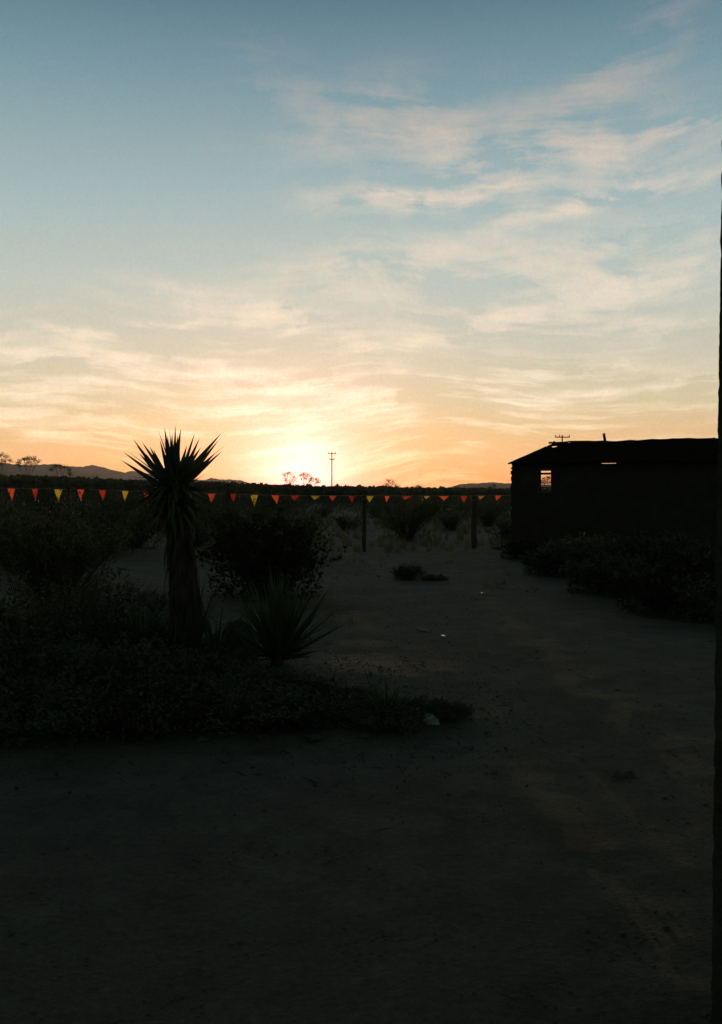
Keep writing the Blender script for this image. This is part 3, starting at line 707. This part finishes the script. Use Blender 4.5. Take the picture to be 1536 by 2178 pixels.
# ------------------------------------------------------------------ shack
def shack():
    th = R(30); U = Vector((math.cos(th), -math.sin(th), 0)); V = Vector((math.sin(th), math.cos(th), 0)); Z = Vector((0,0,1))
    A = Vector((4.03, 25.0, 0)); w = 3.44; Lh = 7.5; EV = 2.36; RZ = 3.0; T = .16
    root = empty('abandoned_shack', A); tag(root, 'dark abandoned shack with low gable roof and see-through window at right', 'shack')
    rnd = random.Random(15)
    def wall(nm, o, du, dv, length, height, holes, m=M_wall):   # holes: (u0,u1,z0,z1), no overlap in u
        mb = MB(); us = sorted(holes); cur = 0
        for (u0, u1, z0, z1) in us:
            if u0 > cur: mb.box(o+du*cur, du*(u0-cur), dv*T, Z*height)
            if z0 > 0: mb.box(o+du*u0, du*(u1-u0), dv*T, Z*z0)
            if z1 < height: mb.box(o+du*u0+Z*z1, du*(u1-u0), dv*T, Z*(height-z1))
            cur = u1
        if cur < length: mb.box(o+du*cur, du*(length-cur), dv*T, Z*height)
        return mb.build(nm, m, root)
    WZ0, WZ1 = 1.58, 2.125
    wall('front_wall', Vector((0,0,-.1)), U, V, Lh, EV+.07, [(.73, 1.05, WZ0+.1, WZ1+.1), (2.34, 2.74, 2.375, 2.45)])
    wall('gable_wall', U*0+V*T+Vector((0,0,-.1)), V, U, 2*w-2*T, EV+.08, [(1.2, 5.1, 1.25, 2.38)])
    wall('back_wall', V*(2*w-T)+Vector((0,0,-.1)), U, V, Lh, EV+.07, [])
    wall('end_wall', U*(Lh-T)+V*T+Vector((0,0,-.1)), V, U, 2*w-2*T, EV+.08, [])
    # uneven plaster running up the left corner
    mb = MB(); mb.tube([(rnd.uniform(-.012,.012)+.02, .05, -.1+k*.06) for k in range(42)], [rnd.uniform(.04, .075) for k in range(42)], 9, True, .18, rnd)
    mb.build('corner_pier', M_wall, root)
    # window frame with crossbar
    fr = MB(); f0 = U*.73; y_ = -V*.012
    o1, ax_ = f0+y_-U*.04+Z*(WZ0-.05), U*.40
    for (ua, ub, za, zb) in ((-.04, .0, -.05, .60), (.32, .36, -.05, .60)): fr.box(f0+y_+U*ua+Z*(WZ0+za), U*(ub-ua), V*.1, Z*(zb-za))
    fr.box(f0+y_+Z*(WZ0+.53), U*.32, V*.1, Z*.07); fr.box(f0+y_+Z*(WZ0-.05), U*.32, V*.1, Z*.05)
    bmf = bmesh.new(); fm = fr.mesh('window_frame', M_wood); bmf.from_mesh(fm); bmesh.ops.remove_doubles(bmf, verts=bmf.verts, dist=.001); bmf.to_mesh(fm); bmf.free()
    fo = link('window_frame', fm, root)
    b = MB(); b.box(f0+Z*(WZ1-.115)+V*.05, U*.32, V*.04, Z*.055); b.build('crossbar', M_wood, fo)
    b = MB(); b.box(f0+Z*(WZ0+.09)+V*.05, U*.32, V*.03, Z*.022); b.build('crossbar', M_wood, fo)
    # roof
    OV = .2; sl = (RZ-EV)/w
    def rp(t, s):
        z = EV+sl*s; z += .012*math.sin(t*2.3)+.010*mn.noise(Vector((t*1.7, s, 3)))
        if s < .3: z += .055*math.exp(-((t-2.5)/.45)**2)
        return U*t+V*s+Z*z
    def sheet(nm, s_list, t0, t1, skip=None, back=False):
        mb = MB(); nt_ = 40; ts = [t0+(t1-t0)*k/nt_ for k in range(nt_+1)]
        for i in range(nt_):
            for s0, s1 in zip(s_list, s_list[1:]):
                ta, tb = ts[i], ts[i+1]
                if skip and skip((ta+tb)/2, (s0+s1)/2): continue
                q = []
                for (t, s) in ((ta, s0), (tb, s0), (tb, s1), (ta, s1)):
                    ss = 2*w-s if back else s; p = rp(t, s); p = U*t+V*ss+Z*p.z; q.append(p)
                mb.face(q)
        o = mb.build(nm, M_roof, root); bm = bmesh.new(); bm.from_mesh(o.data); bmesh.ops.remove_doubles(bm, verts=bm.verts, dist=.002); bm.to_mesh(o.data); bm.free()
        so = o.modifiers.new('thickness', 'SOLIDIFY'); so.thickness = .03; so.offset = -1 if not back else 1
        return o
    ss = [-OV+(w+OV)*k/24 for k in range(25)]
    def hole(t, s): return (s > 2.42 and s < 2.98) and (-.02 < t < .42) and (t > .42-(s-2.35)*.9)
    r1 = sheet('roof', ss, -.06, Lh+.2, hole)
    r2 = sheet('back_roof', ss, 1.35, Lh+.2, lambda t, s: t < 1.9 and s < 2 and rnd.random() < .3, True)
    # ridge capping with lumps
    mb = MB(); pts = [U*t+V*w+Z*(RZ+.012*math.sin(t*2.3)+.01+rnd.uniform(-.006,.012)) for t in [(-.17+k*.2) for k in range(40)]]
    mb.tube(pts, [.03*rnd.uniform(.7,1.2) for _ in pts], 7, True, .2, rnd)
    for k in range(16):
        t = rnd.uniform(0, 7); rocklet(mb, U*t+V*w+Z*(RZ+.02), rnd.uniform(.02, .045), rnd)
    mb.build('ridge_cap', M_roof, root)
    mb = MB(); mb.tube([U*0+V*(w)+Z*(RZ-.02), U*(-.01)+V*w+Z*(RZ+.06)], [.045,.03], 8); mb.build('finial', M_wood, root)
    mb = MB()
    for s0 in (.3, 1.1, 2.2):
        mb = MB(); mb.box(U*.02+V*(s0)+Z*(EV-.12+sl*s0), U*(Lh-.1), V*.05, Z*.06); mb.build('purlin', M_wood, root)
    # vent pipe leaning
    b = U*1.52+V*w+Z*(RZ-.05); mb = MB(); mb.tube([b, b+Vector((-.045,0,.27))], [.042,.036], 10); mb.tube([b+Vector((-.047,0,.275)), b+Vector((-.05,0,.30))], [.055,.03], 10)
    mb.build('vent_pipe', M_roof, root)
shack()

# near rough wall at the right picture edge
def near_wall():
    D = 2.55; rnd = random.Random(31); p0 = at(1530, 1043, D); root = empty('rough_wall', (p0.x, D, gh(p0.x, D)))
    mb = MB(); n = 330; H = 3.3; Tn = 7
    v0 = 0
    for k in range(n+1):
        z = -.08+(H+.08)*k/n; py = 1043-(z-1.6)*F/D
        lean = (1531.5-6*min(1.6, max(-.2, (py-100)/830)) if py < 930 else 1525.5-3*(py-930)/1200)
        xe = (lean-CX)/F*D-p0.x
        xe += .0030*mn.noise(Vector((z*14, 1, 0)))+.0022*mn.noise(Vector((z*45, 5, 0)))
        for j in range(Tn):
            a = j/(Tn-1); yy = a*.5; 
            jx = .004*mn.noise(Vector((z*20, yy*20, 3)))+yy*.62
            mb.v.append((xe+jx, yy, z))
        mb.v.append((xe+.6, .5, z)); mb.v.append((xe+.6, 0, z))
    Wn = Tn+2
    for k in range(n):
        for j in range(Wn): a = k*Wn+j; b = k*Wn+(j+1) % Wn; mb.f.append((a, a+Wn, b+Wn, b))
    mb.f.append(tuple(range(Wn))); mb.f.append(tuple(n*Wn+j for j in range(Wn))[::-1])
    mb.build('masonry', M_rough, root)
    c = MB(); c.box((-.02,-.03,H+.002), (.68,0,0), (0,.56,0), (0,0,.06)); c.build('coping', M_rough, root)
    tag(root, 'rough dark wall edge running up the right side of the picture', 'wall')
near_wall()

# ------------------------------------------------------------------ utility poles and far trees
def pole(px, ytop, D, arm_y, arm_w, rz, label, arm2=None):
    T = at(px, ytop, D); z0 = gh(T.x, D); h = T.z-z0; root = empty('utility_pole', (T.x, D, z0), rz)
    mb = MB(); mb.tube([(0,0,-.3),(0,0,h*.5),(0,0,h)], [.13,.11,.09], 8); mb.build('shaft', M_wood, root)
    for yy, ww in [(arm_y, arm_w)]+([arm2] if arm2 else []):
        z = at(px, yy, D).z-z0; mb = MB(); mb.box((-ww/2, -.24, z-.07), (ww, 0, 0), (0, .11, 0), (0, 0, .15)); cr = mb.build('crossarm', M_wood, root)
        for q in (-.47, -.2, .47) if not arm2 else (-.45, .45):
            s = MB(); s.tube([(ww*q, -.18, z+.08),(ww*q, -.18, z+.2),(ww*q, -.18, z+.34)], [.03,.075,.05], 8); s.build('insulator', M_wood, cr)
    tag(root, label, 'utility pole', 'utility poles crossing the desert')
pole(706, 961, 180, 965, 1.5, .2, 'utility pole standing alone on the horizon right of the sunset glow', (977.5, .9))
pole(1196, 925.5, 140, 930, 2.2, 0, 'utility pole whose top and crossarm show above the shack roof')

def tree(px, foot_px, tops, D, label, seed, dens=1.0, name='desert_tree'):
    rnd = random.Random(seed); base = at(foot_px, 1043, D); z0 = gh(base.x, D); root = empty(name, (base.x, D, z0)); tag(root, label, 'tree', 'small trees on the horizon')
    tr, cr = MB(), MB(); s = D/F
    for (tx, ty_) in tops:
        p = at(tx, ty_, D+rnd.uniform(-1, 1)); t = p-root.location; mid = t*.45; mid.x *= .45; mid.z = t.z*.62
        tr.tube([(0,0,-.1), (mid.x*.3, 0, t.z*.3), mid, t], [.7*s, .5*s, .35*s, .2*s], 5)
        for k in range(4):
            e = t+Vector((rnd.gauss(0, 3.2)*s, rnd.gauss(0, 3)*s, rnd.gauss(0, 2.4)*s)); tr.tube([mid.lerp(t, rnd.uniform(.4, 1)), e], [.32*s, .16*s], 3)
            for j in range(int(44*dens)):
                c = e.lerp(t, rnd.random()*.6)+Vector((rnd.gauss(0, 2.9)*s, rnd.gauss(0, 2.0)*s, rnd.gauss(0, 1.9)*s)); lf_(cr, c, .95*s, rnd)
    tr.build('trunk', M_twig, root); cr.build('crown', M_leaf, root)
tree(0, 2, [(-6,970),(4,966),(14,972),(22,978),(8,980),(-2,985)], 75, 'small airy tree at the left picture edge against the mountains', 1)
tree(60, 58, [(42,982),(52,977),(62,974),(72,977),(80,982),(66,984),(38,988),(56,988)], 80, 'airy tree second from the left picture edge against the mountains', 2, 1.4)
tree(132, 132, [(118,992),(128,990),(138,993),(146,999),(110,998),(150,1008)], 80, 'dim airy tree left of the tall yucca, below the mountain line', 3, 1.2)
tree(612, 612, [(604,1010),(612,1005),(620,1008),(626,1014),(608,1018),(618,1022),(626,1024)], 130, 'sparse tree in the sunset glow, the left one of the pair', 4, .55)
tree(655, 645, [(640,1012),(646,1007),(656,1010),(664,1016),(672,1018),(677,1024),(660,1022),(648,1016)], 130, 'leaning sparse tree in the sunset glow, the right one of the pair', 5, .9)
tree(830, 828, [(822,1030),(828,1022),(836,1027),(843,1031),(846,1036)], 140, 'small sparse tree on the horizon above the narrow twisted pennant', 6, .9)
tree(890, 888, [(884,1036),(892,1033)], 160, 'tiny tree on the horizon between the fence posts', 7, .8)
tree(1158, 1163, [(1150,1024),(1156,1018),(1163,1020),(1168,1016),(1158,1028),(1170,1026)], 90, 'dark little tree seen through the shack window', 8, 1.3)
tree(1050, 1048, [(1043,1036),(1052,1033)], 170, 'tiny tree on the horizon left of the shack', 9, .8)

# ------------------------------------------------------------------ haze
def haze():
    mb = MB(); mb.box((-11000, -200, -14), (22000, 0, 0), (0, 9400, 0), (0, 0, 420))
    m = bpy.data.materials.new('haze'); m.use_nodes = True; t = m.node_tree; t.nodes.clear()
    v = t.nodes.new('ShaderNodeVolumePrincipled'); v.inputs['Color'].default_value = (.85,.87,.95,1); v.inputs['Density'].default_value = HAZE; v.inputs['Anisotropy'].default_value = .55
    o_ = t.nodes.new('ShaderNodeOutputMaterial'); t.links.new(v.outputs[0], o_.inputs['Volume'])
    o = mb.build('haze', m); tag(o, 'thin evening haze', kind='stuff')
HAZE = .00002
haze()
